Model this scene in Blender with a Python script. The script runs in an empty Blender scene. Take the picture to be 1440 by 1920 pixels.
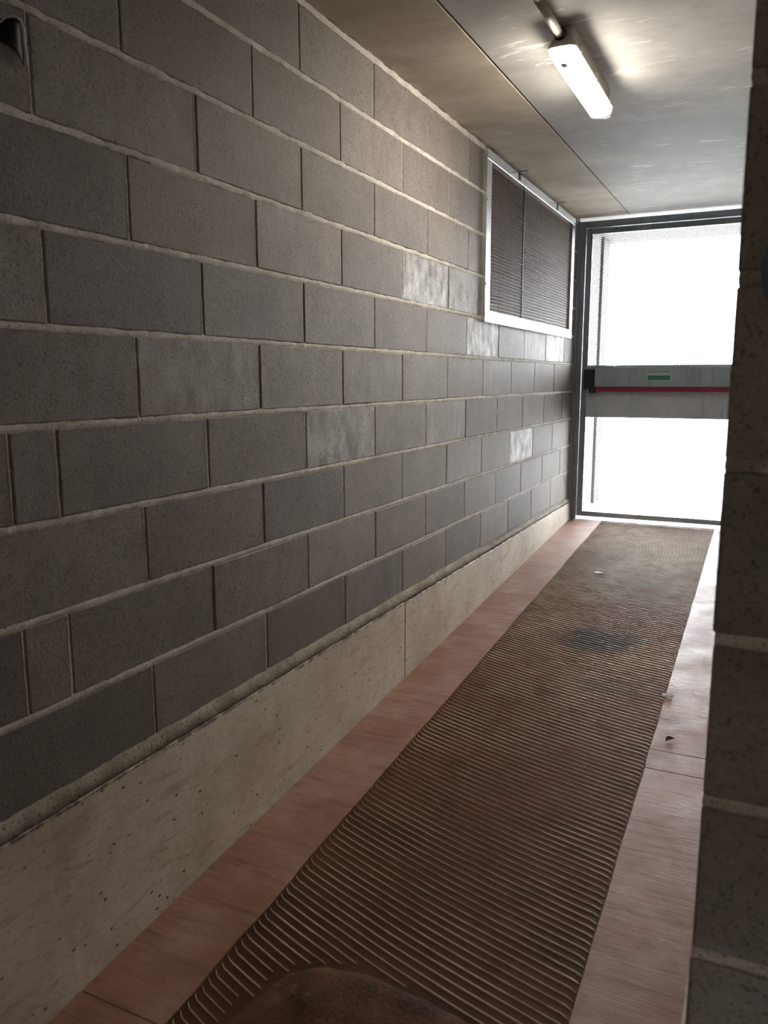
import bpy, bmesh, math, random
from mathutils import Matrix, Vector, noise as mnoise
random.seed(7)
SC = bpy.context.scene
COL = SC.collection

# ------------------------------------------------------------------ camera
FPX = 1490.3
PITCH, YAW, ROLL = -0.1658, -0.4496, -0.0018
CAM = Vector((1.3412, -2.4514, 1.40))
fw = Vector((math.sin(YAW)*math.cos(PITCH), math.cos(YAW)*math.cos(PITCH), math.sin(PITCH)))
rt = Vector((math.cos(YAW), -math.sin(YAW), 0)); up = rt.cross(fw)
R_ = math.cos(ROLL)*rt + math.sin(ROLL)*up
U_ = -math.sin(ROLL)*rt + math.cos(ROLL)*up
cd = bpy.data.cameras.new('camera'); cam = bpy.data.objects.new('camera', cd); COL.objects.link(cam)
cam.matrix_world = Matrix(((R_.x, U_.x, -fw.x, CAM.x), (R_.y, U_.y, -fw.y, CAM.y), (R_.z, U_.z, -fw.z, CAM.z), (0, 0, 0, 1)))
cd.sensor_fit = 'VERTICAL'; cd.sensor_height = 24.0; cd.lens = 24.0*FPX/1920.0
cd.clip_start = 0.02; cd.clip_end = 300
cd.dof.use_dof = True; cd.dof.focus_distance = 4.5; cd.dof.aperture_fstop = 4.6
SC.camera = cam

# ------------------------------------------------------------------ sky, exposure
w = bpy.data.worlds.new('overcast_sky'); SC.world = w; w.use_nodes = True
bg = w.node_tree.nodes['Background']
bg.inputs['Color'].default_value = (0.93, 0.97, 1.0, 1); bg.inputs['Strength'].default_value = 19.0
SC.view_settings.view_transform = 'Standard'; SC.view_settings.look = 'None'
SC.view_settings.gamma = 1.0; SC.view_settings.use_curve_mapping = False
SC.view_settings.exposure = 1.18
LAMP_EMIT = 31.0
FILL_EMIT = 20.0

# ------------------------------------------------------------------ helpers
def tag(o, label=None, cat=None, group=None, kind=None):
    if label: o['label'] = label
    if cat: o['category'] = cat
    if group: o['group'] = group
    if kind: o['kind'] = kind
    return o

def link(name, me, m=None, parent=None, smooth=False):
    if m is not None and not me.materials: me.materials.append(m)
    if smooth:
        for p in me.polygons: p.use_smooth = True
    o = bpy.data.objects.new(name, me); COL.objects.link(o)
    if parent: o.parent = parent
    return o

def empty(name, loc=(0, 0, 0)):
    o = bpy.data.objects.new(name, None); COL.objects.link(o); o.location = loc
    o.empty_display_size = 0.1
    return o

def bm_mesh(bm, name):
    bmesh.ops.recalc_face_normals(bm, faces=bm.faces)
    me = bpy.data.meshes.new(name); bm.to_mesh(me); bm.free(); return me

def bm_box(bm, x0, x1, y0, y1, z0, z1, bevel=0, seg=1):
    vs = [bm.verts.new(p) for p in ((x0,y0,z0),(x1,y0,z0),(x1,y1,z0),(x0,y1,z0),(x0,y0,z1),(x1,y0,z1),(x1,y1,z1),(x0,y1,z1))]
    fs = [bm.faces.new([vs[i] for i in f]) for f in ((0,3,2,1),(4,5,6,7),(0,1,5,4),(1,2,6,5),(2,3,7,6),(3,0,4,7))]
    if bevel:
        es = list({e for f in fs for e in f.edges})
        bmesh.ops.bevel(bm, geom=es, offset=bevel, segments=seg, affect='EDGES', profile=0.5)

def box(name, x0, x1, y0, y1, z0, z1, m, parent=None, bevel=0, seg=1):
    bm = bmesh.new(); bm_box(bm, x0, x1, y0, y1, z0, z1, bevel, seg)
    return link(name, bm_mesh(bm, name), m, parent)

def tube(pts, rad, n=12, cap=True):
    """swept tube through pts (list of Vector); rad number or list"""
    bm = bmesh.new(); rings = []
    P = [Vector(p) for p in pts]
    prev = None
    for i, p in enumerate(P):
        t = (P[min(i+1, len(P)-1)] - P[max(i-1, 0)]).normalized()
        a = Vector((0, 0, 1)) if abs(t.z) < 0.9 else Vector((1, 0, 0))
        u = t.cross(a).normalized() if prev is None else (prev - t*prev.dot(t)).normalized()
        prev = u; v = t.cross(u)
        r = rad[i] if isinstance(rad, (list, tuple)) else rad
        rings.append([bm.verts.new(p + (u*math.cos(2*math.pi*k/n) + v*math.sin(2*math.pi*k/n))*r) for k in range(n)])
    for a, b in zip(rings, rings[1:]):
        for k in range(n): bm.faces.new((a[k], a[(k+1) % n], b[(k+1) % n], b[k]))
    if cap: bm.faces.new(rings[0][::-1]); bm.faces.new(rings[-1])
    return bm_mesh(bm, 'tube')

def cyl(name, c, axis, r, h, m, parent=None, n=16):
    a = Vector(axis).normalized(); c = Vector(c)
    return link(name, tube([c, c + a*h], r, n), m, parent)

# ------------------------------------------------------------------ materials
class M:
    def __init__(s, name, rough=0.6, spec=0.5, metal=0.0, col=(0.5, 0.5, 0.5)):
        s.m = bpy.data.materials.new(name); s.m.use_nodes = True
        s.t = s.m.node_tree; s.b = s.t.nodes['Principled BSDF']
        s.b.inputs['Roughness'].default_value = rough; s.b.inputs['Metallic'].default_value = metal
        s.b.inputs['Specular IOR Level'].default_value = spec
        s.b.inputs['Base Color'].default_value = (*col, 1)
        s.tc = None
    def n(s, t, **kw):
        nd = s.t.nodes.new(t)
        for k, v in kw.items(): setattr(nd, k, v)
        return nd
    def l(s, a, b): s.t.links.new(a, b)
    def coord(s, scale=(1, 1, 1), world=False):
        if world: src = s.n('ShaderNodeNewGeometry').outputs['Position']
        else: src = s.n('ShaderNodeTexCoord').outputs['Object']
        mp = s.n('ShaderNodeMapping'); mp.inputs['Scale'].default_value = scale
        s.l(src, mp.inputs['Vector']); return mp.outputs['Vector']
    def noise(s, vec, scale, detail=4, rough=0.55, w=None, dist=0.0):
        nd = s.n('ShaderNodeTexNoise')
        nd.inputs['Scale'].default_value = scale; nd.inputs['Detail'].default_value = detail
        nd.inputs['Roughness'].default_value = rough; nd.inputs['Distortion'].default_value = dist
        if w is not None:
            nd.noise_dimensions = '4D'; s.l(w, nd.inputs['W'])
        s.l(vec, nd.inputs['Vector']); return nd.outputs['Fac']
    def ramp(s, fac, p0, p1, c0=(0, 0, 0), c1=(1, 1, 1)):
        r = s.n('ShaderNodeValToRGB'); e = r.color_ramp.elements
        e[0].position = p0; e[1].position = p1; e[0].color = (*c0, 1); e[1].color = (*c1, 1)
        s.l(fac, r.inputs['Fac']); return r.outputs['Color']
    def mix(s, fac, a, b, mode='MIX'):
        nd = s.n('ShaderNodeMix', data_type='RGBA', blend_type=mode)
        for k, v in ((0, fac), (6, a), (7, b)):
            if hasattr(v, 'is_linked') or hasattr(v, 'links'): s.l(v, nd.inputs[k])
            elif k == 0: nd.inputs[0].default_value = v
            else: nd.inputs[k].default_value = (*v, 1)
        return nd.outputs[2]
    def math(s, op, a, b=0.0, clamp=False):
        nd = s.n('ShaderNodeMath', operation=op); nd.use_clamp = clamp
        for k, v in ((0, a), (1, b)):
            if hasattr(v, 'links'): s.l(v, nd.inputs[k])
            else: nd.inputs[k].default_value = v
        return nd.outputs[0]
    def bump(s, h, strength=0.3, dist=0.002):
        nd = s.n('ShaderNodeBump'); nd.inputs['Strength'].default_value = strength; nd.inputs['Distance'].default_value = dist
        s.l(h, nd.inputs['Height']); s.l(nd.outputs['Normal'], s.b.inputs['Normal'])
    def color(s, c): s.l(c, s.b.inputs['Base Color'])
    def rough(s, r): s.l(r, s.b.inputs['Roughness'])

def spot(k, x, y, rx, ry, soft=0.5):
    """soft elliptical mask around world (x, y) for a stain on the floor"""
    g = k.n('ShaderNodeNewGeometry').outputs['Position']
    mp = k.n('ShaderNodeMapping', vector_type='POINT')
    mp.inputs['Location'].default_value = (-x/rx, -y/ry, 0); mp.inputs['Scale'].default_value = (1/rx, 1/ry, 0)
    k.l(g, mp.inputs['Vector'])
    ln = k.n('ShaderNodeVectorMath', operation='LENGTH'); k.l(mp.outputs['Vector'], ln.inputs[0])
    nz = k.noise(k.coord(world=True), 9, 4)
    d = k.math('ADD', ln.outputs['Value'], k.math('MULTIPLY', k.math('SUBTRACT', nz, 0.5), 1.4))
    return k.ramp(d, 1.0-soft, 1.0+soft*0.4, (1, 1, 1), (0, 0, 0))

def mat_block():
    k = M('concrete_block_grey', rough=0.6, spec=0.35)
    oi = k.n('ShaderNodeObjectInfo'); wv = k.math('MULTIPLY', oi.outputs['Random'], 60)
    v = k.coord()
    big = k.noise(v, 5, 3, w=wv); fine = k.noise(v, 175, 3, 0.7, w=wv); mid = k.noise(v, 45, 4, 0.6, w=wv)
    base = k.mix(k.ramp(big, 0.35, 0.65), (0.170, 0.147, 0.128), (0.226, 0.198, 0.176))
    base = k.mix(k.math('MULTIPLY', k.ramp(mid, 0.4, 0.62), 0.35), base, (0.265, 0.235, 0.218))
    sep = k.n('ShaderNodeSeparateColor'); k.l(oi.outputs['Color'], sep.inputs['Color'])
    base = k.mix(sep.outputs['Green'], base, (0.25, 0.165, 0.12))
    # efflorescence: pale mineral bloom in vertical streaks
    vs = k.coord((1, 5, 2.6)); st = k.noise(vs, 4, 5, 0.62, w=wv)
    eff = k.math('MULTIPLY', k.ramp(st, 0.38, 0.7), sep.outputs['Red'], True)
    base = k.mix(eff, base, (0.50, 0.50, 0.49))
    base = k.mix(k.math('MULTIPLY', k.ramp(fine, 0.37, 0.46, (1, 1, 1), (0, 0, 0)), 0.75), base, (0.055, 0.047, 0.042))
    base = k.mix(k.math('MULTIPLY', k.ramp(fine, 0.62, 0.72), 0.4), base, (0.42, 0.40, 0.37))
    hsv = k.n('ShaderNodeHueSaturation'); k.l(base, hsv.inputs['Color'])
    k.l(k.math('ADD', k.math('MULTIPLY', sep.outputs['Blue'], 0.5), 0.75), hsv.inputs['Value'])
    k.color(hsv.outputs['Color'])
    k.rough(k.math('SUBTRACT', 0.62, k.math('MULTIPLY', eff, 0.2)))
    k.bump(k.math('ADD', fine, k.math('MULTIPLY', mid, 0.6)), 0.5, 0.0025)
    return k.m

def mat_mortar(name='mortar_pale_grey', c0=(0.52, 0.49, 0.445), c1=(0.70, 0.67, 0.62), dark=(0.20, 0.18, 0.15)):
    k = M(name, rough=0.8, spec=0.3)
    v = k.coord(world=True); a = k.noise(v, 14, 5); f = k.noise(v, 160, 3, 0.7)
    c = k.mix(k.ramp(a, 0.35, 0.65), c0, c1); c = k.mix(k.ramp(f, 0.34, 0.44, (1, 1, 1), (0, 0, 0)), c, dark)
    k.color(c); k.bump(f, 0.6, 0.003); return k.m

def mat_plinth():
    k = M('cast_concrete_beige', rough=0.55, spec=0.35)
    v = k.coord(world=True)
    c = k.mix(k.ramp(k.noise(v, 3.2, 5, 0.6), 0.3, 0.7), (0.58, 0.515, 0.41), (0.77, 0.715, 0.61))
    # shuttering smears running along the pour
    vs = k.coord((1, 2.2, 9), True); s1 = k.noise(vs, 3, 6, 0.65, dist=0.6)
    c = k.mix(k.math('MULTIPLY', k.ramp(s1, 0.53, 0.72), 0.6), c, (0.33, 0.25, 0.165))
    s2 = k.noise(vs, 14, 4, 0.7)
    c = k.mix(k.math('MULTIPLY', k.ramp(s2, 0.57, 0.68), 0.6), c, (0.22, 0.18, 0.13))
    s4 = k.noise(v, 2.1, 6, 0.7, dist=0.8); c = k.mix(k.math('MULTIPLY', k.ramp(s4, 0.5, 0.68), 0.4), c, (0.36, 0.28, 0.185))
    s3 = k.noise(v, 6, 3); c = k.mix(k.math('MULTIPLY', k.ramp(s3, 0.58, 0.75), 0.35), c, (0.66, 0.64, 0.59))
    vo = k.n('ShaderNodeTexVoronoi'); vo.inputs['Scale'].default_value = 24; k.l(k.coord((1, 0.8, 1.5), True), vo.inputs['Vector'])
    msk = k.ramp(k.noise(v, 11, 3), 0.46, 0.54)
    pit = k.math('MULTIPLY', k.ramp(vo.outputs['Distance'], 0.07, 0.15, (1, 1, 1), (0, 0, 0)), msk)
    c = k.mix(pit, c, (0.05, 0.04, 0.03))
    # dirt caught in the crack under the mortar fillet
    sp = k.n('ShaderNodeSeparateXYZ'); k.l(k.n('ShaderNodeNewGeometry').outputs['Position'], sp.inputs[0])
    dz = k.math('ABSOLUTE', k.math('SUBTRACT', sp.outputs['Z'], 0.4705))
    dz = k.math('ADD', dz, k.math('MULTIPLY', k.math('SUBTRACT', k.noise(v, 28, 4, 0.7), 0.5), 0.03))
    c = k.mix(k.math('MULTIPLY', k.ramp(dz, 0.001, 0.0045, (1, 1, 1), (0, 0, 0)), 0.85), c, (0.06, 0.045, 0.03))
    k.color(c)
    h = k.math('SUBTRACT', k.noise(v, 60, 5, 0.6), k.math('MULTIPLY', pit, 2.0))
    k.bump(h, 0.4, 0.003); return k.m

def mat_fillet():
    k = M('mortar_fillet_brown', rough=0.8, spec=0.25)
    v = k.coord(world=True); a = k.noise(v, 8, 6, 0.65); f = k.noise(v, 120, 3, 0.7)
    c = k.mix(k.ramp(a, 0.32, 0.68), (0.22, 0.18, 0.13), (0.43, 0.39, 0.32))
    c = k.mix(k.ramp(f, 0.34, 0.44, (1, 1, 1), (0, 0, 0)), c, (0.10, 0.08, 0.06))
    k.color(c); k.bump(k.math('ADD', a, f), 0.7, 0.004); return k.m

def mat_ceiling(name, c0, c1, stain, scuff):
    k = M(name, rough=0.62, spec=0.25)
    v = k.coord(world=True)
    c = k.mix(k.ramp(k.noise(v, 2.3, 5, 0.6, dist=0.4), 0.3, 0.7), c0, c1)
    vx = k.coord((1.8, 4.5, 1), True)
    c = k.mix(k.math('MULTIPLY', k.ramp(k.noise(vx, 2.0, 6, 0.6, dist=0.7), 0.42, 0.72), 0.35), c, stain)
    c = k.mix(k.math('MULTIPLY', k.ramp(k.noise(v, 1.3, 4, 0.6, dist=1.0), 0.42, 0.66), 0.5), c, stain)
    c = k.mix(k.math('MULTIPLY', k.ramp(k.noise(v, 9, 5, 0.6), 0.6, 0.75), 0.4), c, stain)
    if scuff:
        c = k.mix(k.math('MULTIPLY', spot(k, 0.95, 2.0, 0.62, 1.0, 0.6), 0.55), c, (0.23, 0.245, 0.255))
        area = k.ramp(k.noise(v, 2.2, 3), 0.38, 0.52)
        l = k.ramp(k.noise(k.coord((2.4, 8, 1), True), 1.7, 5, 0.62, dist=1.4), 0.595, 0.66)
        c = k.mix(k.math('MULTIPLY', k.math('MULTIPLY', l, area), 0.6), c, (0.80, 0.79, 0.76))
    k.color(c); k.bump(k.noise(v, 40, 5, 0.6), 0.15, 0.003); return k.m

def mat_floor():
    k = M('red_painted_screed', rough=0.5, spec=0.40)
    v = k.coord(world=True); vx = k.coord((1.3, 16, 1), True)
    c = k.mix(k.ramp(k.noise(v, 3.5, 5, 0.6), 0.3, 0.7), (0.255, 0.108, 0.066), (0.36, 0.20, 0.145))
    c = k.mix(k.math('MULTIPLY', k.ramp(k.noise(vx, 2.6, 6, 0.7), 0.46, 0.68), 0.8), c, (0.15, 0.074, 0.05))
    c = k.mix(k.math('MULTIPLY', k.ramp(k.noise(v, 7, 4), 0.5, 0.72), 0.45), c, (0.40, 0.28, 0.22))
    c = k.mix(k.math('MULTIPLY', k.ramp(k.noise(v, 13, 3), 0.62, 0.74), 0.5), c, (0.13, 0.08, 0.06))
    k.color(c); k.rough(k.ramp(k.noise(v, 6, 4), 0.3, 0.7, (0.42,)*3, (0.60,)*3))
    k.bump(k.math('ADD', k.noise(vx, 9, 5), k.noise(v, 30, 4)), 0.25, 0.004); return k.m

def mat_field():
    k = M('ribbed_screed_brown', rough=0.6, spec=0.2)
    v = k.coord(world=True)
    c = k.mix(k.ramp(k.noise(v, 4, 5, 0.6), 0.35, 0.68), (0.048, 0.018, 0.007), (0.102, 0.036, 0.014))
    c = k.mix(k.math('MULTIPLY', k.ramp(k.noise(v, 2, 3), 0.5, 0.75), 0.45), c, (0.13, 0.048, 0.026))
    c = k.mix(k.math('MULTIPLY', spot(k, 0.70, 1.24, 0.23, 0.20, 0.6), 0.95), c, (0.014, 0.016, 0.015))
    c = k.mix(k.math('MULTIPLY', spot(k, 0.66, 2.45, 0.38, 0.55), 0.6), c, (0.10, 0.10, 0.098))
    c = k.mix(k.math('MULTIPLY', spot(k, 0.85, 0.75, 0.22, 0.14), 0.5), c, (0.035, 0.03, 0.018))
    k.color(c); k.bump(k.noise(v, 120, 4), 0.4, 0.002); return k.m

def mat_rib():
    k = M('worn_rib_edge', rough=0.5, spec=0.28)
    v = k.coord(world=True)
    c = k.mix(k.ramp(k.noise(v, 12, 5, 0.65), 0.28, 0.55), (0.36, 0.235, 0.15), (0.84, 0.67, 0.51))
    c = k.mix(k.math('MULTIPLY', k.ramp(k.noise(v, 2.0, 4), 0.40, 0.66), 0.7), c, (0.22, 0.125, 0.075))
    c = k.mix(k.math('MULTIPLY', spot(k, 0.70, 1.24, 0.23, 0.20, 0.6), 0.75), c, (0.08, 0.085, 0.08))
    k.color(c); k.bump(k.noise(v, 200, 3), 0.4, 0.0015); return k.m

def mat_patch():
    k = M('smooth_repair_screed', rough=0.75, spec=0.15)
    v = k.coord(world=True)
    c = k.mix(k.ramp(k.noise(v, 7, 6, 0.62, dist=0.5), 0.34, 0.68), (0.058, 0.029, 0.016), (0.155, 0.066, 0.038))
    c = k.mix(k.math('MULTIPLY', k.ramp(k.noise(v, 16, 4), 0.6, 0.72), 0.5), c, (0.20, 0.13, 0.09))
    k.color(c); k.bump(k.math('ADD', k.noise(v, 18, 5), k.noise(v, 90, 3)), 0.35, 0.006); return k.m

def mat_steel(name, c0, c1, rough=0.45, metal=0.0, spec=0.5, streak=True, dirt=(0.10, 0.09, 0.08), amt=0.5):
    k = M(name, rough=rough, metal=metal, spec=spec)
    v = k.coord(world=True)
    c = k.mix(k.ramp(k.noise(v, 5, 4), 0.35, 0.65), c0, c1)
    if streak:
        c = k.mix(k.math('MULTIPLY', k.ramp(k.noise(k.coord((11, 11, 1.2), True), 2.4, 4, 0.6), 0.56, 0.72), amt), c, dirt)
    k.color(c); k.bump(k.noise(v, 70, 3), 0.05, 0.001); return k.m

def mat_plain(name, col, rough=0.5, spec=0.5, metal=0.0, var=0.25, scale=30):
    k = M(name, rough=rough, spec=spec, metal=metal)
    f = k.noise(k.coord(world=True), scale, 4)
    k.color(k.mix(f, tuple(c*(1-var) for c in col), tuple(min(1, c*(1+var)) for c in col)))
    return k.m

def mat_vent():
    k = M('vent_slat_brown', rough=0.6, spec=0.2)
    v = k.coord((6, 14, 0.8), True)
    c = k.mix(k.ramp(k.noise(v, 1.6, 5, 0.65), 0.34, 0.66), (0.085, 0.052, 0.036), (0.155, 0.105, 0.076))
    c = k.mix(k.math('MULTIPLY', k.ramp(k.noise(k.coord(world=True), 18, 5), 0.6, 0.72), 0.5), c, (0.05, 0.042, 0.037))
    k.color(c); return k.m

def mat_emit(name, col, strength):
    k = M(name, rough=0.3, col=(0.9, 0.9, 0.88))
    k.b.inputs['Emission Color'].default_value = (*col, 1); k.b.inputs['Emission Strength'].default_value = strength
    return k.m

MT = dict(block=mat_block(), mortar=mat_mortar(), joint=mat_mortar('joint_mortar_brown', (0.15, 0.125, 0.095), (0.26, 0.225, 0.175), (0.07, 0.055, 0.04)),
          head=mat_mortar('head_joint_mortar', (0.27, 0.235, 0.19), (0.42, 0.385, 0.33), (0.12, 0.10, 0.075)), plinth=mat_plinth(), fillet=mat_fillet(),
          ceil_a=mat_ceiling('ceiling_slab_beige', (0.37, 0.315, 0.245), (0.53, 0.475, 0.39), (0.23, 0.18, 0.125), False),
          ceil_b=mat_ceiling('ceiling_slab_grey', (0.36, 0.35, 0.33), (0.52, 0.51, 0.485), (0.25, 0.242, 0.23), True),
          floor=mat_floor(), field=mat_field(), rib=mat_rib(), patch=mat_patch(),
          door=mat_steel('door_steel_glare_tint', (0.19, 0.235, 0.28), (0.26, 0.31, 0.36), 0.4),  # grey steel, lightened and blued to carry lens glare in its colour
          panel=mat_steel('door_sheet_glare_tint', (0.50, 0.60, 0.69), (0.60, 0.70, 0.79), 0.4, amt=0.55, dirt=(0.20, 0.19, 0.19)),  # veiling glare painted in: sheet paler and bluer than plain grey
          bar=mat_steel('push_bar_grey', (0.33, 0.42, 0.49), (0.43, 0.52, 0.59), 0.35),
          red=mat_plain('push_bar_red', (0.26, 0.018, 0.045), 0.4), black=mat_plain('black_plastic', (0.012, 0.012, 0.015), 0.4),
          mesh=mat_plain('mesh_steel', (0.12, 0.13, 0.14), 0.4, metal=0.3),
          alu=mat_steel('aluminium_frame', (0.62, 0.65, 0.68), (0.74, 0.76, 0.79), 0.27, metal=0.85, streak=False),
          vent=mat_vent(), ventback=mat_plain('vent_backing', (0.05, 0.043, 0.038), 0.6),
          lampbody=mat_plain('lamp_housing_grey', (0.48, 0.46, 0.42), 0.5, var=0.12),
          clear=mat_plain('clear_plastic', (0.75, 0.78, 0.80), 0.2, var=0.08),
          glow=mat_emit('lit_diffuser', (1.0, 0.92, 0.79), LAMP_EMIT),
          glow_fill=mat_emit('lit_diffuser_fill', (1.0, 0.90, 0.74), FILL_EMIT), tubeend=mat_plain('lamp_holder_grey', (0.10, 0.10, 0.095), 0.5),  # diffuser glow here is set for the added fill lamp
          conduit=mat_plain('conduit_grey_pvc', (0.42, 0.40, 0.36), 0.5, var=0.15),
          plaster=mat_plain('grey_outdoor_render', (0.17, 0.163, 0.155), 0.8, var=0.06, scale=8),
          post=mat_plain('brown_post', (0.018, 0.011, 0.008), 0.7, var=0.15, scale=12),
          paving=mat_plain('pale_outdoor_paving', (0.40, 0.39, 0.37), 0.8, var=0.12, scale=5),
          garage=mat_plain('garage_concrete', (0.24, 0.225, 0.20), 0.8, var=0.2, scale=4),
          blue=mat_plain('sign_blue', (0.012, 0.045, 0.13), 0.45, var=0.1), rim=mat_plain('sign_rim', (0.05, 0.08, 0.12), 0.5),
          paper=mat_plain('white_tissue', (0.85, 0.85, 0.85), 0.8, var=0.08), leaf=mat_plain('dry_leaf', (0.16, 0.10, 0.05), 0.7),
          straw=mat_plain('pale_straw', (0.50, 0.42, 0.30), 0.7), stk=mat_plain('sticker_pale_green', (0.45, 0.62, 0.56), 0.5, var=0.06),
          green=mat_plain('sticker_green', (0.06, 0.24, 0.19), 0.5, var=0.12), screw=mat_plain('zinc_screw', (0.35, 0.35, 0.36), 0.4, metal=0.6),
          bolt=mat_plain('bright_bolt', (0.85, 0.85, 0.86), 0.25, metal=0.7), rim2=mat_plain('pale_torn_edge', (0.55, 0.56, 0.54), 0.4))

# ------------------------------------------------------------------ geometry constants
ZT = 2.3049                     # first bed joint below the ceiling
def zl(v): return ZT - 0.2*v    # bed joint heights, v = -1 .. 9
def zf(y): return max(0.0, 0.105 + 0.066*y)          # ramp
def zc(y): return 2.519 + 0.006*y                    # ceiling underside
WX = 1.300                      # corridor side of right wall
WEND = -1.50                    # end face of right wall
DOOR = 3.60
Y0 = -5.0
JW, BH = 0.0075, 0.187           # head joint width, block height

# ------------------------------------------------------------------ left wall
wall_l = empty('wall_left'); tag(wall_l, 'long grey concrete block wall with pale mortar lines', kind='structure')
box('joint_backing', -0.20, -0.0036, Y0, DOOR+0.02, 0.30, 2.52, MT['head'], wall_l)
bcache = {}
def block(parent, xc, y0, y1, z0, z1, depth, col):
    key = (round(y1-y0, 3), round(z1-z0, 3), depth)
    if key not in bcache:
        bm = bmesh.new(); bm_box(bm, -depth/2, depth/2, -(y1-y0)/2, (y1-y0)/2, -(z1-z0)/2, (z1-z0)/2, 0.0035, 1)
        bcache[key] = bm_mesh(bm, 'block'); bcache[key].materials.append(MT['block'])
    o = bpy.data.objects.new('block', bcache[key]); COL.objects.link(o); o.parent = parent
    o.location = (xc, (y0+y1)/2, (z0+z1)/2); o.color = (*col, 1)
    return o
VY0, VY1, VZ0, VZ1 = 1.455, 3.385, 1.684, 2.505     # vent outer frame
EFF = {(3, 1.0): 1.0, (4, 2.5): 1.0, (6, -0.5): 0.75, (4, 5.5): 1.1, (7, 4.0): 0.95, (5, -2.0): 0.45, (3, 2.0): 0.5, (6, 1.5): 0.4, (4, 4.5): 0.4, (2, 2.5): 0.4}
TINT = {(3, -2.0): 0.55, (7, -0.5): 0.2, (8, -1.5): 0.2}
for r in range(10):
    off = 0.5 if r % 2 == 0 else 0.0
    z0, z1 = zl(r) + 0.0065, zl(r-1) - 0.0065
    js = [off + k for k in range(-11, 9)]
    if r in (6, 8): js = sorted([j for j in js if j >= -2.5] + [-2.735 - k for k in range(0, 8)])
    for a, b in zip(js, js[1:]):
        y0, y1 = a*0.5 + JW/2, b*0.5 - JW/2
        if y1 > DOOR: y1 = DOOR
        if y1 - y0 < 0.03 or y1 < Y0: continue
        pieces = [(y0, y1)]
        if r <= 3:                                   # vent opening
            pieces = [(max(p, q0), min(s, q1)) for p, s in pieces for q0, q1 in ((-99, VY0+0.045), (VY1-0.045, 99)) if min(s, q1) - max(p, q0) > 0.02]
        for p, s in pieces:
            e = EFF.get((r, a), 0.15 if random.random() < 0.25 else 0.0)
            t = TINT.get((r, a), max(0.0, random.gauss(0.06, 0.08)))
            o = block(wall_l, -0.05 + random.uniform(-0.0012, 0.0012), p, s, z0, z1, 0.1, (e, min(t, 0.6), min(1, max(0, random.gauss(0.5, 0.16)))))

def mortar_strip(name, parent, m, path, z, hh, seed, nrm_w=0.0018, zw=0.0018, depth=0.02, proud=-0.003):
    """wobbly mortar bed along path [(x, y, nx, ny)]"""
    rg = random.Random(seed); bm = bmesh.new(); rows = []
    for (x, y, nx, ny) in path:
        q_ = (x+y)*1.0; f_ = lambda a, k: (1.2*mnoise.noise((q_*16, seed*1.7, a)) + 0.9*mnoise.noise((q_*45, a, seed*2.3)))*k
        d = proud + f_(1.3, nrm_w); za = hh/2 + f_(5.1, zw); zb = hh/2 + f_(9.7, zw)
        pts = [(-depth, za), (d-0.0015, za), (d, za*0.3), (d, -zb*0.3), (d-0.0015, -zb), (-depth, -zb)]
        rows.append([bm.verts.new((x + nx*p, y + ny*p, z + q)) for p, q in pts])
    for A, B in zip(rows, rows[1:]):
        for i in range(5): bm.faces.new((A[i], A[i+1], B[i+1], B[i]))
    return link(name, bm_mesh(bm, name), m, parent)

for v in range(-1, 9):
    for ya, yb in (((-3.2, VY0+0.02), (VY1-0.03, DOOR)) if v < 3 else ((-3.2, DOOR),)):
        n = int((yb-ya)/0.011); hh = 0.0165 if v >= 0 else 0.024
        zz = zl(v) if v >= 0 else zl(v) + 0.006
        mortar_strip('mortar_bed', wall_l, MT['mortar'], [(0, ya + (yb-ya)*i/n, 1, 0) for i in range(n+1)], zz, hh, 50+v, nrm_w=0.0022, zw=0.0026, proud=-0.0005 if v >= 0 else 0.0005)

# thin fins of mortar along one edge of the head joints
bm = bmesh.new(); rg = random.Random(31)
for r in range(10):
    off = 0.5 if r % 2 == 0 else 0.0
    js = [off + k for k in range(-6, 8)] + ([-2.735] if r in (6, 8) else [])
    for j in js:
        yj = j*0.5
        if r <= 3 and VY0 < yj < VY1 or yj > DOOR-0.02 or rg.random() < 0.18: continue
        near = r in (6, 8) and j in (-2.5, -2.735)
        n = 9; rows = []
        for i in range(n+1):
            z = zl(r) + 0.004 + (0.192)*i/n; wd = (0.0048 if near else rg.uniform(0.0022, 0.0036)); x = -0.0012 + rg.uniform(-0.0008, 0.0008)
            y0 = yj - JW/2 - 0.0006
            rows.append([bm.verts.new(p) for p in ((-0.006, y0, z), (x, y0, z), (x, y0+wd, z), (-0.006, y0+wd, z))])
        for A, B in zip(rows, rows[1:]):
            for q in range(3): bm.faces.new((A[q], A[q+1], B[q+1], B[q]))
tag(link('head_mortar', bm_mesh(bm, 'head_mortar'), MT['mortar'], wall_l), kind='stuff')

# cast plinth in two pours, proud of the blocks, with a mortar fillet on its ledge
def plinth(parent, x0, x1, ya, yb, ztop, seed):
    rg = random.Random(seed); n = max(2, int((yb-ya)/0.04)); bm = bmesh.new(); rows = []
    s = 1 if x1 > x0 else -1
    for i in range(n+1):
        y = ya + (yb-ya)*i/n; w = rg.uniform(-0.0015, 0.0015)
        pts = [(x0, ztop+w), (x1-s*0.0015, ztop+w), (x1+s*w*0.4, ztop-0.002+w), (x1, zf(y)-0.05), (x0, zf(y)-0.05)]
        rows.append([bm.verts.new((px, y, pz)) for px, pz in pts])
    for A, B in zip(rows, rows[1:]):
        for i in range(4): bm.faces.new((A[i], A[i+1], B[i+1], B[i]))
    bm.faces.new(rows[0]); bm.faces.new(rows[-1][::-1])
    return link('plinth', bm_mesh(bm, 'plinth'), MT['plinth'], parent)
plinth(wall_l, -0.15, 0.013, Y0, 0.5005, 0.474, 1)
plinth(wall_l, -0.15, 0.013, 0.5075, DOOR+0.02, 0.470, 2)
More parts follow.
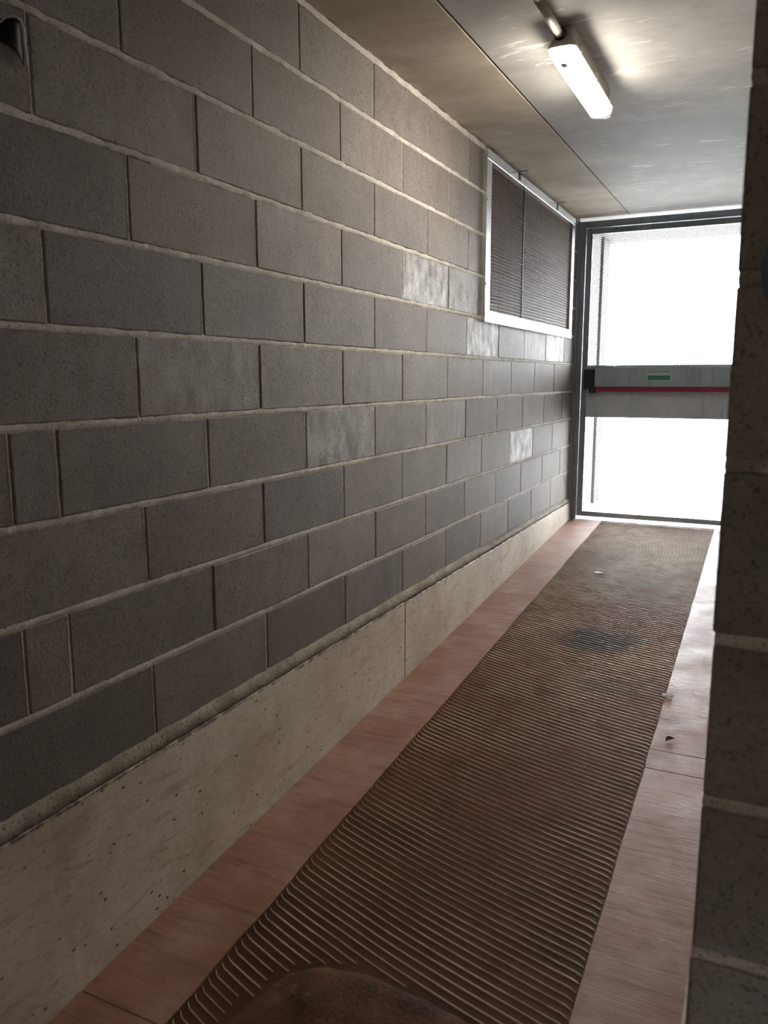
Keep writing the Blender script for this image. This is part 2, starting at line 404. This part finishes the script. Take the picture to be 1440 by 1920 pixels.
box('pour_joint', -0.01, 0.0112, 0.5005, 0.5075, 0.12, 0.474, mat_plain('dirt_dark', (0.06, 0.047, 0.035), 0.9, 0.1, var=0.5, scale=60), wall_l)
def fillet(parent, ya, yb, seed):
    rg = random.Random(seed); n = int((yb-ya)/0.02); bm = bmesh.new(); rows = []
    for i in range(n+1):
        y = ya + (yb-ya)*i/n
        wz = 0.006*mnoise.noise((y*6, seed, 0)) + rg.uniform(-0.002, 0.002)
        wx = 0.0025*mnoise.noise((y*9, 3, seed)) + rg.uniform(-0.001, 0.001)
        zt = 0.516 + wz - (0.03*max(0, min(1, (y-1.4)*4))*(0.4+0.6*abs(mnoise.noise((y*2.0, 7, 1)))))
        zt = max(zt, 0.487)
        rows.append([bm.verts.new(p) for p in ((-0.012, y, zt+0.004), (0.002, y, zt), (0.0085+wx, y, 0.497+wz*0.3), (0.0122+wx*0.5, y, 0.4775+wz*0.2), (0.006, y, 0.474), (-0.012, y, 0.474))])
    for A, B in zip(rows, rows[1:]):
        for i in range(5): bm.faces.new((A[i], A[i+1], B[i+1], B[i]))
    return link('mortar_fillet', bm_mesh(bm, 'fillet'), MT['fillet'], parent, True)
fillet(wall_l, -3.2, DOOR, 4)

# ------------------------------------------------------------------ right wall (end face towards the garage)
wall_r = empty('wall_right'); tag(wall_r, 'grey concrete block wall whose end face stands beside the ramp', kind='structure')
box('joint_core', WX+0.012, WX+0.188, WEND+0.012, DOOR+0.02, 0.30, 2.52, MT['joint'], wall_r)
for r in range(10):
    z0, z1 = zl(r) + 0.0065, zl(r-1) - 0.0065
    js = [WEND + (0.25 if r % 2 else 0.5) + 0.5*k for k in range(0, 11)]
    js = [WEND - JW/2] + js
    for a, b in zip(js, js[1:]):
        y0, y1 = a + JW/2, min(b - JW/2, DOOR)
        if y1 - y0 < 0.03: continue
        block(wall_r, WX + 0.1 + random.uniform(-0.0014, 0.0014), y0 + (random.uniform(-0.002, 0.002) if a < WEND else 0), y1, z0, z1, 0.2, (0.15, min(0.3, max(0, random.gauss(0.08, 0.08))), random.uniform(0.75, 1.0)))
for v in range(-1, 9):
    path = [(WX, DOOR - (DOOR-WEND-0.004)*i/120, -1, 0) for i in range(120)] + [(WX, WEND, -0.7, -0.7)]
    path += [(WX + 0.2*i/26, WEND, 0, -1) for i in range(1, 27)]
    mortar_strip('mortar_bed', wall_r, MT['mortar'] if v > 5 else MT['head'], path, zl(v) + (0.006 if v < 0 else 0), 0.021 if v in (6, 7, 8) else 0.016, 80+v, 0.002, 0.003, proud=-0.0008)
plinth(wall_r, WX+0.15, WX-0.012, WEND, DOOR+0.02, 0.490, 5)
box('plinth', WX-0.010, WX+0.2, WEND-0.008, WEND+0.02, -0.03, 0.49, MT['plinth'], wall_r)

# ------------------------------------------------------------------ ceiling
ceil = empty('ceiling'); tag(ceil, 'concrete slab ceiling with one long joint', kind='structure')
def slab(name, x0, x1, ya, yb, m, parent, th=0.2):
    bm = bmesh.new()
    vs = [bm.verts.new(p) for p in ((x0,ya,zc(ya)),(x1,ya,zc(ya)),(x1,yb,zc(yb)),(x0,yb,zc(yb)),(x0,ya,zc(ya)+th),(x1,ya,zc(ya)+th),(x1,yb,zc(yb)+th),(x0,yb,zc(yb)+th))]
    for f in ((0,3,2,1),(4,5,6,7),(0,1,5,4),(1,2,6,5),(2,3,7,6),(3,0,4,7)): bm.faces.new([vs[i] for i in f])
    bmesh.ops.bevel(bm, geom=list(bm.edges), offset=0.002, segments=1, affect='EDGES')
    return link(name, bm_mesh(bm, name), m, parent)
slab('ceiling_slab', -0.2, 0.3505, Y0, DOOR-0.02, MT['ceil_a'], ceil)
slab('ceiling_slab', 0.3585, 5.0, Y0, DOOR-0.02, MT['ceil_b'], ceil)
box('joint_filler', 0.349, 0.360, Y0, DOOR-0.02, 2.540, 2.60, MT['joint'], ceil)
# ragged mortar smears squeezed out along the wall
rg = random.Random(12)
for i in range(9):
    y = -0.1 + i*0.2 + rg.uniform(-0.06, 0.06); L = rg.uniform(0.08, 0.2); bm = bmesh.new(); n = 14; wdt = rg.uniform(0.008, 0.02)
    a = []; b = []
    for j in range(n+1):
        yy = y + L*j/n; wx = 0.002 + wdt*math.sin(math.pi*j/n)*(0.6 + 0.7*rg.random())
        a.append(bm.verts.new((-0.004, yy, zc(yy)-0.004))); b.append(bm.verts.new((wx, yy, zc(yy)+0.001)))
    for j in range(n): bm.faces.new((a[j], a[j+1], b[j+1], b[j]))
    link('mortar_smear', bm_mesh(bm, 'smear'), MT['joint'], ceil)

# ------------------------------------------------------------------ floor ramp
floor = empty('floor'); tag(floor, 'red screed ramp with a ribbed brown strip down its middle', kind='structure')
FX0, FX1 = 0.252, 1.046
def strip(name, x0, x1, ya, yb, m, parent, lift=0.0, th=0.12, step=0.05, wob=0.0, edge=0):
    bm = bmesh.new(); n = max(1, int((yb-ya)/step)); rows = []
    for i in range(n+1):
        y = ya + (yb-ya)*i/n
        w0 = wob*mnoise.noise((y*5, x0, 0)) if edge in (1, 3) else 0; w1 = wob*mnoise.noise((y*5, x1, 2)) if edge in (2, 3) else 0
        z = zf(y) + lift
        rows.append([bm.verts.new(p) for p in ((x0+w0, y, z), (x1+w1, y, z), (x1+w1, y, z-th), (x0+w0, y, z-th))])
    for A, B in zip(rows, rows[1:]):
        for i in range(4): bm.faces.new((A[i], A[(i+1) % 4], B[(i+1) % 4], B[i]))
    bm.faces.new(rows[0]); bm.faces.new(rows[-1][::-1])
    return link(name, bm_mesh(bm, name), m, parent)
strip('ribbed_base', FX0-0.02, FX1+0.02, -1.62, DOOR-0.005, MT['field'], floor, lift=-0.006)
for ya, yb in ((-1.62, -1.301), (-1.297, DOOR-0.005)): strip('screed_border', 0.0, FX0, ya, yb, MT['floor'], floor, edge=2, wob=0.005)
for ya, yb in ((-1.62, 0.163), (0.167, 0.294), (0.298, DOOR-0.005)): strip('screed_border', FX1, WX+0.02, ya, yb, MT['floor'], floor, edge=1, wob=0.005)
box('garage_slab', -0.2, 5.0, Y0, -1.62, -0.12, 0.0, MT['floor'], floor)
box('garage_slab', WX+0.2, 5.0, -1.62, -1.30, -0.12, 0.0, MT['floor'], floor)

def patch_y(x):     # upper outline of the smooth repair at the foot of the ribs
    P = [(0.30, -1.62), (0.345, -1.35), (0.374, -1.207), (0.395, -1.12), (0.419, -1.060), (0.474, -1.010), (0.589, -0.984), (0.743, -0.998), (0.861, -1.016), (0.96, -1.034), (1.05, -1.05)]
    for (a, b), (c, d) in zip(P, P[1:]):
        if a <= x <= c: return b + (d-b)*(x-a)/(c-a)
    return -9
def rib_mesh(y0, seed):
    rg = random.Random(seed); ph = rg.uniform(0, 9); amp = rg.uniform(0.0002, 0.0009)
    hl, hr = rg.uniform(0.004, 0.010), rg.uniform(0.003, 0.008)
    pts = []
    TS = [0, 0.006, 0.013, 0.022, 0.035] + [0.035 + 0.94*q/22 for q in range(1, 23)] + [0.984, 0.992, 1.0]
    for t in TS:
        x = FX0 + 0.004 + (FX1-FX0-0.008)*t; s = x - 0.25
        y = y0 - 0.36*s + 0.09*s*s + amp*math.sin(ph + 9*t) + 0.0022*mnoise.noise((t*4, y0*1.2, 1.7))
        y += hl*max(0, 1 - t/0.022)**1.5            # hooked left end
        y -= hr*max(0, (t-0.975)/0.025)**1.6            # hooked right end
        pts.append((x, y))
    pts = [p for p in pts if p[1] > patch_y(p[0]) + 0.004 and p[1] < DOOR-0.02]
    if len(pts) < 3: return None
    bm = bmesh.new(); rows = []
    hb, h = 0.0023, 0.0032
    for i, (x, y) in enumerate(pts):
        ww = hb*(1 + 0.22*mnoise.noise((x*9, y*9, 4)))
        if i in (0, len(pts)-1): ww *= 0.55
        z = zf(y) - 0.0062
        rows.append([bm.verts.new(p) for p in ((x, y-ww, z), (x, y-ww*0.42, z+h), (x, y+ww*0.42, z+h), (x, y+ww, z))])
    for A, B in zip(rows, rows[1:]):
        for i in range(3): bm.faces.new((A[i], A[i+1], B[i+1], B[i]))
    bm.faces.new(rows[0]); bm.faces.new(rows[-1][::-1])
    return bm_mesh(bm, 'rib')
yy = -1.56; i = 0
while yy < DOOR + 0.22:
    me = rib_mesh(yy, i)
    if me:
        me.materials.append(MT['rib']); o = bpy.data.objects.new('rib', me); COL.objects.link(o); o.parent = floor
    yy += 0.0256 + random.uniform(-0.0009, 0.0009); i += 1

# smooth repair patch: lumpy low mound
bm = bmesh.new(); NX, NY = 44, 30; grid = []
for a in range(NX+1):
    x = 0.302 + (1.046-0.302)*a/NX; yt = patch_y(x); col_ = []
    for b in range(NY+1):
        t = b/NY; y = yt + (-1.62 - yt)*t
        e = min(1, t*abs(yt+1.62)/0.02)
        h = -0.0065 + 0.0060*e**0.5 + 0.002*mnoise.noise((x*9, y*9, 0.3))*e + 0.0016*mnoise.noise((x*30, y*30, 2))*e
        h += 0.008*math.exp(-(((x-0.50)/0.035)**2 + ((y+1.12)/0.035)**2))*e
        if a == 0: h = -0.0065
        col_.append(bm.verts.new((x, y + 0.006*mnoise.noise((x*25, 1, 1))*(1-t), zf(y) + h)))
    grid.append(col_)
for a in range(NX):
    for b in range(NY): bm.faces.new((grid[a][b], grid[a+1][b], grid[a+1][b+1], grid[a][b+1]))
link('repair_patch', bm_mesh(bm, 'patch'), MT['patch'], floor, True)

# ------------------------------------------------------------------ exit door
door = empty('door_1', (0, DOOR, zf(DOOR))); tag(door, 'grey steel mesh exit door with a red push bar', kind='structure')
DZ = zf(DOOR)
def dbox(name, x0, x1, y0, y1, z0, z1, m, parent=door, bevel=0.002):
    o = box(name, x0, x1, y0-DOOR, y1-DOOR, z0-DZ, z1-DZ, m, None, bevel); o.parent = parent; return o
FT = 2.519
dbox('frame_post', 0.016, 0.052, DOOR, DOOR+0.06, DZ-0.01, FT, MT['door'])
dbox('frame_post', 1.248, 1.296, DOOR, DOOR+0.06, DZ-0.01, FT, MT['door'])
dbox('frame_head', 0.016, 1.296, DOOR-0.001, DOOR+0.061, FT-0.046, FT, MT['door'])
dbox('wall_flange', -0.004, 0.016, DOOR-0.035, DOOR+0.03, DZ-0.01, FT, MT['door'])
LZ0, LZ1 = DZ+0.022, FT-0.050
LX0, LX1 = 0.056, 1.244
leaf = empty('door_leaf'); leaf.parent = door
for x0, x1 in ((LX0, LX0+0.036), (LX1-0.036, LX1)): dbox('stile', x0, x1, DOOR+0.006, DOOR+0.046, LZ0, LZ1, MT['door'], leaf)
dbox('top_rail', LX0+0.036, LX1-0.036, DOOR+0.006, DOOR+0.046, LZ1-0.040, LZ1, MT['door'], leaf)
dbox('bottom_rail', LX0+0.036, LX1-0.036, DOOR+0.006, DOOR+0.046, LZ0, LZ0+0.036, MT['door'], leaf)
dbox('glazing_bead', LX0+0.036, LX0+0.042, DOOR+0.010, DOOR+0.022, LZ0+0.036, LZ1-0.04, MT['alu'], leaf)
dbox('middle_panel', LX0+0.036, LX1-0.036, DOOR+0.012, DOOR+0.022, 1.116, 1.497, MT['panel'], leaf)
# expanded mesh: two families of straight diagonal strands clipped to the leaf opening
def mesh_field(x0, x1, z0, z1, lw=0.024, sw=0.014, th=0.0028):
    bm = bmesh.new(); sl = sw/lw
    for sgn in (1, -1):
        c = -((z1-z0)/sl) - lw
        while c < (x1-x0) + (z1-z0)/sl + lw:
            xa = x0 + c                                # x at z0
            pts = []
            t0, t1 = 0.0, (z1-z0)
            def xat(t): return xa + sgn*t/sl
            lo, hi = (x0, x1)
            if sgn > 0: ta, tb = (lo-xa)*sl, (hi-xa)*sl
            else: ta, tb = (xa-hi)*sl, (xa-lo)*sl
            ta, tb = max(t0, ta), min(t1, tb)
            c += lw
            if tb - ta < 0.004: continue
            p, q = Vector((xat(ta), 0, z0+ta)), Vector((xat(tb), 0, z0+tb))
            d = (q-p).normalized(); u = Vector((-d.z, 0, d.x))*th/2; yv = Vector((0, 0.0011, 0))
            y = 0.0008*sgn
            rows = [[bm.verts.new(b_ + k + Vector((0, y, 0))) for k in (u+yv, u-yv, -u-yv, -u+yv)] for b_ in (p, q)]
            for k in range(4): bm.faces.new((rows[0][k], rows[0][(k+1) % 4], rows[1][(k+1) % 4], rows[1][k]))
    return bm_mesh(bm, 'mesh')
for z0, z1 in ((1.497, LZ1-0.04), (LZ0+0.036, 1.116)):
    o = link('wire_mesh', mesh_field(LX0+0.036, LX1-0.036, z0, z1), MT['mesh'], leaf)
    o.location = (0, 0.030, -DZ); tag(o, kind='stuff')
# push bar
pb = empty('push_bar'); pb.parent = door; tag(pb, 'grey push bar with a red strip along its lower edge')
dbox('bar_housing', 0.160, 1.170, 3.535, DOOR+0.010, 1.338, 1.474, MT['bar'], pb, 0.008)
dbox('bar_lip', 0.130, 0.300, 3.560, DOOR+0.010, 1.474, 1.492, MT['bar'], pb, 0.003)
dbox('red_strip', 0.165, 1.165, 3.528, 3.585, 1.306, 1.336, MT['red'], pb, 0.006)
dbox('end_cap', 0.088, 0.165, 3.520, DOOR+0.008, 1.325, 1.466, MT['black'], pb, 0.007)
dbox('end_cap', 0.128, 0.178, 3.516, 3.600, 1.296, 1.345, MT['black'], pb, 0.005)
dbox('end_cap', 1.160, 1.220, 3.520, DOOR+0.008, 1.300, 1.470, MT['black'], pb, 0.007)
# adhesive sign on the bar, two unreadable green lines
sk = dbox('sticker', 0.532, 0.698, 3.5335, 3.5352, 1.383, 1.460, MT['stk'], pb, 0); tag(sk, 'small pale sticker with green bands')
dbox('sticker_band', 0.540, 0.690, 3.5325, 3.5340, 1.389, 1.421, MT['green'], pb, 0)
dbox('sticker_line', 0.542, 0.688, 3.5325, 3.5340, 1.444, 1.449, MT['green'], pb, 0)
# anchor bolts of the frame
for z in (2.40, 2.11, 1.90, 1.72): cyl('anchor_bolt', (0.016, DOOR-0.022-DOOR, z-DZ), (1, 0, 0), 0.008, 0.006, MT['bolt'], door, 10)

# ------------------------------------------------------------------ vent panel on the left wall
vent = empty('vent_grille', (0, (VY0+VY1)/2, VZ0)); tag(vent, 'aluminium framed brown louvre panel high on the block wall', 'vent')
vo = Vector((0, (VY0+VY1)/2, VZ0))
def vbox(name, x0, x1, y0, y1, z0, z1, m, parent=vent, bevel=0.0):
    o = box(name, x0, x1, y0-vo.y, y1-vo.y, z0-vo.z, z1-vo.z, m, None, bevel); o.parent = parent; return o
PX = 0.020
vbox('frame_bottom', -0.004, PX, VY0, VY1, VZ0, VZ0+0.058, MT['alu'], bevel=0.0015)
vbox('frame_top', -0.004, PX, VY0, VY1, VZ1-0.046, VZ1, MT['alu'], bevel=0.0015)
vbox('frame_side', -0.004, PX-0.0008, VY0, VY0+0.072, VZ0+0.058, VZ1-0.046, MT['alu'], bevel=0.0015)
vbox('frame_side', -0.004, PX-0.0008, VY1-0.075, VY1, VZ0+0.058, VZ1-0.046, MT['alu'], bevel=0.0015)
vbox('backing', -0.060, -0.050, VY0+0.05, VY1-0.05, VZ0+0.03, VZ1-0.03, MT['ventback'])
IY0, IY1, IZ0, IZ1 = VY0+0.072, VY1-0.075, VZ0+0.058, VZ1-0.046
YM = 2.15
vbox('mullion', -0.002, 0.008, YM-0.006, YM+0.006, IZ0, IZ1, MT['ventback'])
for a, b in ((IY0, YM-0.006), (YM+0.006, IY1)):
    bm = bmesh.new(); nS = 41; p = (IZ1-IZ0)/nS
    for i in range(nS):
        z = IZ0 + p*i - vo.z; ya, yb = a-vo.y, b-vo.y
        prof = ((0.0005, z+p*0.98), (0.0005, z+p*0.86), (0.0065, z+p*0.10), (0.0065, z-p*0.06))
        L = [bm.verts.new((x, ya, q)) for x, q in prof]; Rr = [bm.verts.new((x, yb, q)) for x, q in prof]
        for j in range(4): bm.faces.new((L[j], L[(j+1) % 4], Rr[(j+1) % 4], Rr[j]))
    o = link('louvre_slats', bm_mesh(bm, 'louvre'), MT['vent'], vent); tag(o, kind='stuff')
for y in (2.00, 2.86):                      # hooks on the top rail
    bm = bmesh.new()
    bm_box(bm, PX-0.001, PX+0.003, y-0.016-vo.y, y+0.016-vo.y, 2.468-vo.z, 2.512-vo.z)
    bm_box(bm, PX-0.001, PX+0.050, y-0.016-vo.y, y+0.016-vo.y, 2.510-vo.z, 2.514-vo.z)
    link('hook', bm_mesh(bm, 'hook'), MT['ventback'], vent)
for y, z in ((VY0+0.012, 2.27), (VY0+0.012, 1.87), (VY0+0.06, VZ0+0.022), (2.35, VZ0+0.022), (3.1, VZ0+0.022)):
    cyl('screw', (PX-0.0015, y-vo.y, z-vo.z), (1, 0, 0), 0.007, 0.0035, MT['screw'], vent, 10)

# ------------------------------------------------------------------ tube lamp
def stadium(bm, w, l, z, r, n=8):
    """ring of a rounded rectangle, centred"""
    out = []
    for cx, cy, a0 in ((w/2-r, l/2-r, 0), (-w/2+r, l/2-r, 90), (-w/2+r, -l/2+r, 180), (w/2-r, -l/2+r, 270)):
        for i in range(n+1):
            a = math.radians(a0 + 90*i/n); out.append(bm.verts.new((cx + r*math.cos(a), cy + r*math.sin(a), z)))
    return out
def loft(name, secs, m, parent, smooth=True, caps=(True, True)):
    bm = bmesh.new(); rings = [stadium(bm, *s) for s in secs]
    for a, b in zip(rings, rings[1:]):
        n = len(a)
        for k in range(n): bm.faces.new((a[k], a[(k+1) % n], b[(k+1) % n], b[k]))
    if caps[0]: bm.faces.new(rings[0][::-1])
    if caps[1]: bm.faces.new(rings[-1])
    o = link(name, bm_mesh(bm, name), m, parent, smooth)
    return o
def make_lamp(loc, label, glow='glow'):
    t = empty('tube_lamp', loc); tag(t, label, 'lamp')
    L = 0.70
    loft('housing', [(0.066, L-0.05, 0.0, 0.016), (0.070, L-0.03, -0.030, 0.018), (0.086, L-0.008, -0.056, 0.024), (0.094, L, -0.058, 0.026), (0.094, L, -0.068, 0.026)], MT['lampbody'], t, False)
    loft('diffuser', [(0.086, L-0.010, -0.0682, 0.030), (0.084, L-0.016, -0.082, 0.030), (0.070, L-0.034, -0.095, 0.028), (0.044, L-0.07, -0.102, 0.020)], MT[glow], t)
    loft('diffuser_end', [(0.090, 0.046, -0.0684, 0.022), (0.088, 0.046, -0.084, 0.022), (0.074, 0.034, -0.0975, 0.016), (0.046, 0.020, -0.1015, 0.009)], MT['clear'], t).location = (0, L/2-0.020, 0)
    for s in (-1, 1):
        for y in (-0.26, 0.0, 0.26): box('clip', s*0.047-0.003, s*0.047+0.003, y-0.014, y+0.014, -0.074, -0.046, MT['clear'], t, 0.0015)
    box('lamp_holder', -0.014, 0.008, -L/2+0.050, -L/2+0.086, -0.1045, -0.090, MT['tubeend'], t, 0.003)
    g = link('cable_gland', tube([(-0.006, -L/2+0.03, -0.027), (-0.006, -L/2+0.006, -0.027), (-0.006, -L/2-0.002, -0.027)], [0.021, 0.021, 0.018], 18), MT['black'], t)
    return t
fill_lamp = make_lamp((0.95, -4.5, zc(-4.5)), 'unseen tube lamp added on the garage ceiling to light the block wall end', 'glow_fill'); fill_lamp.rotation_euler = (0, 0, math.pi/2)  # out of view, added and turned side-on to brighten the right wall's end
LX, LY = 0.652, 0.640
lamp = make_lamp((LX, LY, zc(LY)), 'lit white tube lamp on the slab ceiling of the ramp corridor')
# rigid conduit running up to the lamp
con = empty('conduit', (LX-0.006, -2.0, zc(-2.0))); tag(con, 'grey plastic conduit along the ceiling ending at the lamp', 'conduit')
cz = -0.024
def czz(y): return zc(y) - zc(-2.0)
link('pipe', tube([(0, 0, cz), (0, 2.0+0.05, cz+czz(0.05))], 0.0105, 14), MT['conduit'], con, True)
link('coupling', tube([(0, 2.0+0.035, cz+czz(0.03)), (0, 2.0+0.292, cz+czz(0.29)-0.003)], 0.0138, 14), MT['conduit'], con, True)
for y in (-1.2, -0.35):
    bm = bmesh.new(); bm_box(bm, -0.016, 0.016, y+2.0-0.008, y+2.0+0.008, cz-0.014+czz(y), czz(y)+0.0005, 0.002)
    link('clip', bm_mesh(bm, 'clip'), MT['conduit'], con)

# ------------------------------------------------------------------ blue round sign on the wall end
sg = empty('round_sign', (1.392, WEND, 1.512)); tag(sg, 'dark blue round sign fixed to the end of the block wall', 'sign')
link('sign_plate', tube([(0, -0.0035, 0), (0, -0.0075, 0)], 0.068, 48), MT['blue'], sg)
link('sign_rim', tube([(0, -0.002, 0), (0, -0.0065, 0)], 0.0695, 48), MT['rim'], sg)

# ------------------------------------------------------------------ torn plastic in a joint, upper left
pf = empty('plastic_scrap', (0.004, -1.285, 2.03)); tag(pf, 'torn black plastic scrap with a pale edge stuck in a wall joint', 'scrap')
bm = bmesh.new(); g = []
for a in range(9):
    u = a/8; rr = []
    for b in range(9):
        v = b/8
        y = -0.035 + 0.052*u + 0.004*(1-v); z = 0.030 - 0.075*v*(0.55+0.45*u) + 0.008*math.sin(u*3.0)
        x = -0.002 + 0.014*math.sin(math.pi*u)*(1-0.5*v) + 0.004*v
        rr.append(bm.verts.new((x, y, z)))
    g.append(rr)
for a in range(8):
    for b in range(8): bm.faces.new((g[a][b], g[a+1][b], g[a+1][b+1], g[a][b+1]))
bmesh.ops.solidify(bm, geom=bm.faces[:], thickness=0.0012)
link('sheet', bm_mesh(bm, 'sheet'), MT['black'], pf, True)
edge = [(0.004, -0.033, 0.022), (0.011, -0.026, 0.033), (0.016, -0.012, 0.039), (0.014, 0.006, 0.038), (0.008, 0.015, 0.030), (0.004, 0.018, 0.010), (0.004, 0.020, -0.012), (0.004, 0.021, -0.036)]
link('torn_edge', tube(edge, [0.0014, 0.0022, 0.0014, 0.0018, 0.0024, 0.0020, 0.0022, 0.0012], 8), MT['rim2'], pf, True)

# ------------------------------------------------------------------ litter on the ramp
def crumple(name, x, y, r, m, seed, label, cat, sq=(1, 1, 0.6)):
    bm = bmesh.new(); bmesh.ops.create_icosphere(bm, subdivisions=3, radius=r)
    for v in bm.verts:
        k = 1 + 0.55*mnoise.noise((v.co/r)*1.9 + Vector((seed, 0, 0))) + 0.2*mnoise.noise((v.co/r)*5 + Vector((0, seed, 0)))
        v.co = Vector((v.co.x*sq[0], v.co.y*sq[1], v.co.z*sq[2]))*k
    zmin = min(v.co.z for v in bm.verts)
    for v in bm.verts: v.co.z -= zmin
    o = link(name, bm_mesh(bm, name), m); o.location = (x, y, zf(y) + 0.0005); o.rotation_euler = (math.atan(0.066), 0, 0)
    tag(o, label, cat); return o
crumple('paper_scrap', 1.052, 0.728, 0.014, MT['paper'], 3, 'small white crumpled tissue lying where ribs meet the border', 'litter', (1.5, 0.7, 0.4))
crumple('paper_scrap', 0.485, 2.272, 0.017, MT['paper'], 9, 'flat pale paper scrap lying on the ribs towards the door', 'litter', (1.3, 0.8, 0.12))
bm = bmesh.new(); lv = []
for i in range(9):
    t = i/8; wv = 0.009*math.sin(math.pi*min(1, t*1.05))*(1 if t < 0.95 else 0.4)
    lv.append([bm.verts.new((-0.022 + 0.044*t, s*wv + 0.004*math.sin(t*4), 0.002 + 0.010*abs(s)*wv/0.009 + 0.006*t*t)) for s in (-1, 0, 1)])
for A, B in zip(lv, lv[1:]):
    for j in range(2): bm.faces.new((A[j], A[j+1], B[j+1], B[j]))
bmesh.ops.solidify(bm, geom=bm.faces[:], thickness=0.0008)
o = link('dry_leaf', bm_mesh(bm, 'leaf'), MT['leaf']); o.location = (1.103, 0.376, zf(0.376)); o.rotation_euler = (math.atan(0.066), 0, 0.9)
tag(o, 'tiny curled brown leaf on the red border beside the ribs', 'leaf')
o = link('straw', tube([(0, 0, 0.001), (-0.004, 0.018, 0.010), (0.002, 0.034, 0.024), (0.004, 0.045, 0.034)], [0.0012, 0.0011, 0.0009, 0.0005], 7), MT['straw'])
o.location = (0.243, 0.055, zf(0.055)); tag(o, 'thin pale straw sticking up at the edge of the ribs', 'straw')

# ------------------------------------------------------------------ outside the door
GZ = DZ - 0.004
gnd = box('ground_outside', -30, 30, DOOR-0.005, 45, GZ-0.3, GZ, MT['paving']); tag(gnd, 'pale paved ground outside the mesh door', kind='structure')
ow = empty('wall_outside'); tag(ow, 'pale rendered wall outside the mesh door', kind='structure')
box('render_face', -0.25, 0.0, DOOR+0.021, 4.86, GZ, 2.56, MT['plaster'], ow)
box('wall_post', -0.02, 0.022, 4.44, 4.70, GZ, 2.54, MT['post'], ow, 0.004)
wr = empty('wall_outside_right'); tag(wr, 'pale rendered return wall outside the door', kind='structure')
box('render_face', WX, WX+0.2, DOOR+0.021, 4.86, GZ, 2.56, MT['plaster'], wr)
sf = box('ceiling_porch', -0.25, WX+0.2, DOOR-0.02, 4.86, 2.548, 2.75, MT['plaster']); tag(sf, 'pale soffit over the door porch', kind='structure')
kb = box('kerb', -6, 8, 9.0, 9.25, GZ, GZ+0.14, MT['paving'], None, 0.01); tag(kb, 'low pale kerb across the ground outside', 'kerb')

# ------------------------------------------------------------------ garage behind the viewer
for nm, b in (('wall_back', (-0.2, 5.2, Y0-0.2, Y0, -0.1, 2.7)), ('wall_garage_side', (5.0, 5.2, Y0, -1.3, -0.1, 2.7)), ('wall_garage_front', (WX+0.2, 5.0, -1.30, -1.10, -0.1, 2.7))):
    tag(box(nm, *b, MT['garage']), 'plain concrete garage wall', kind='structure')
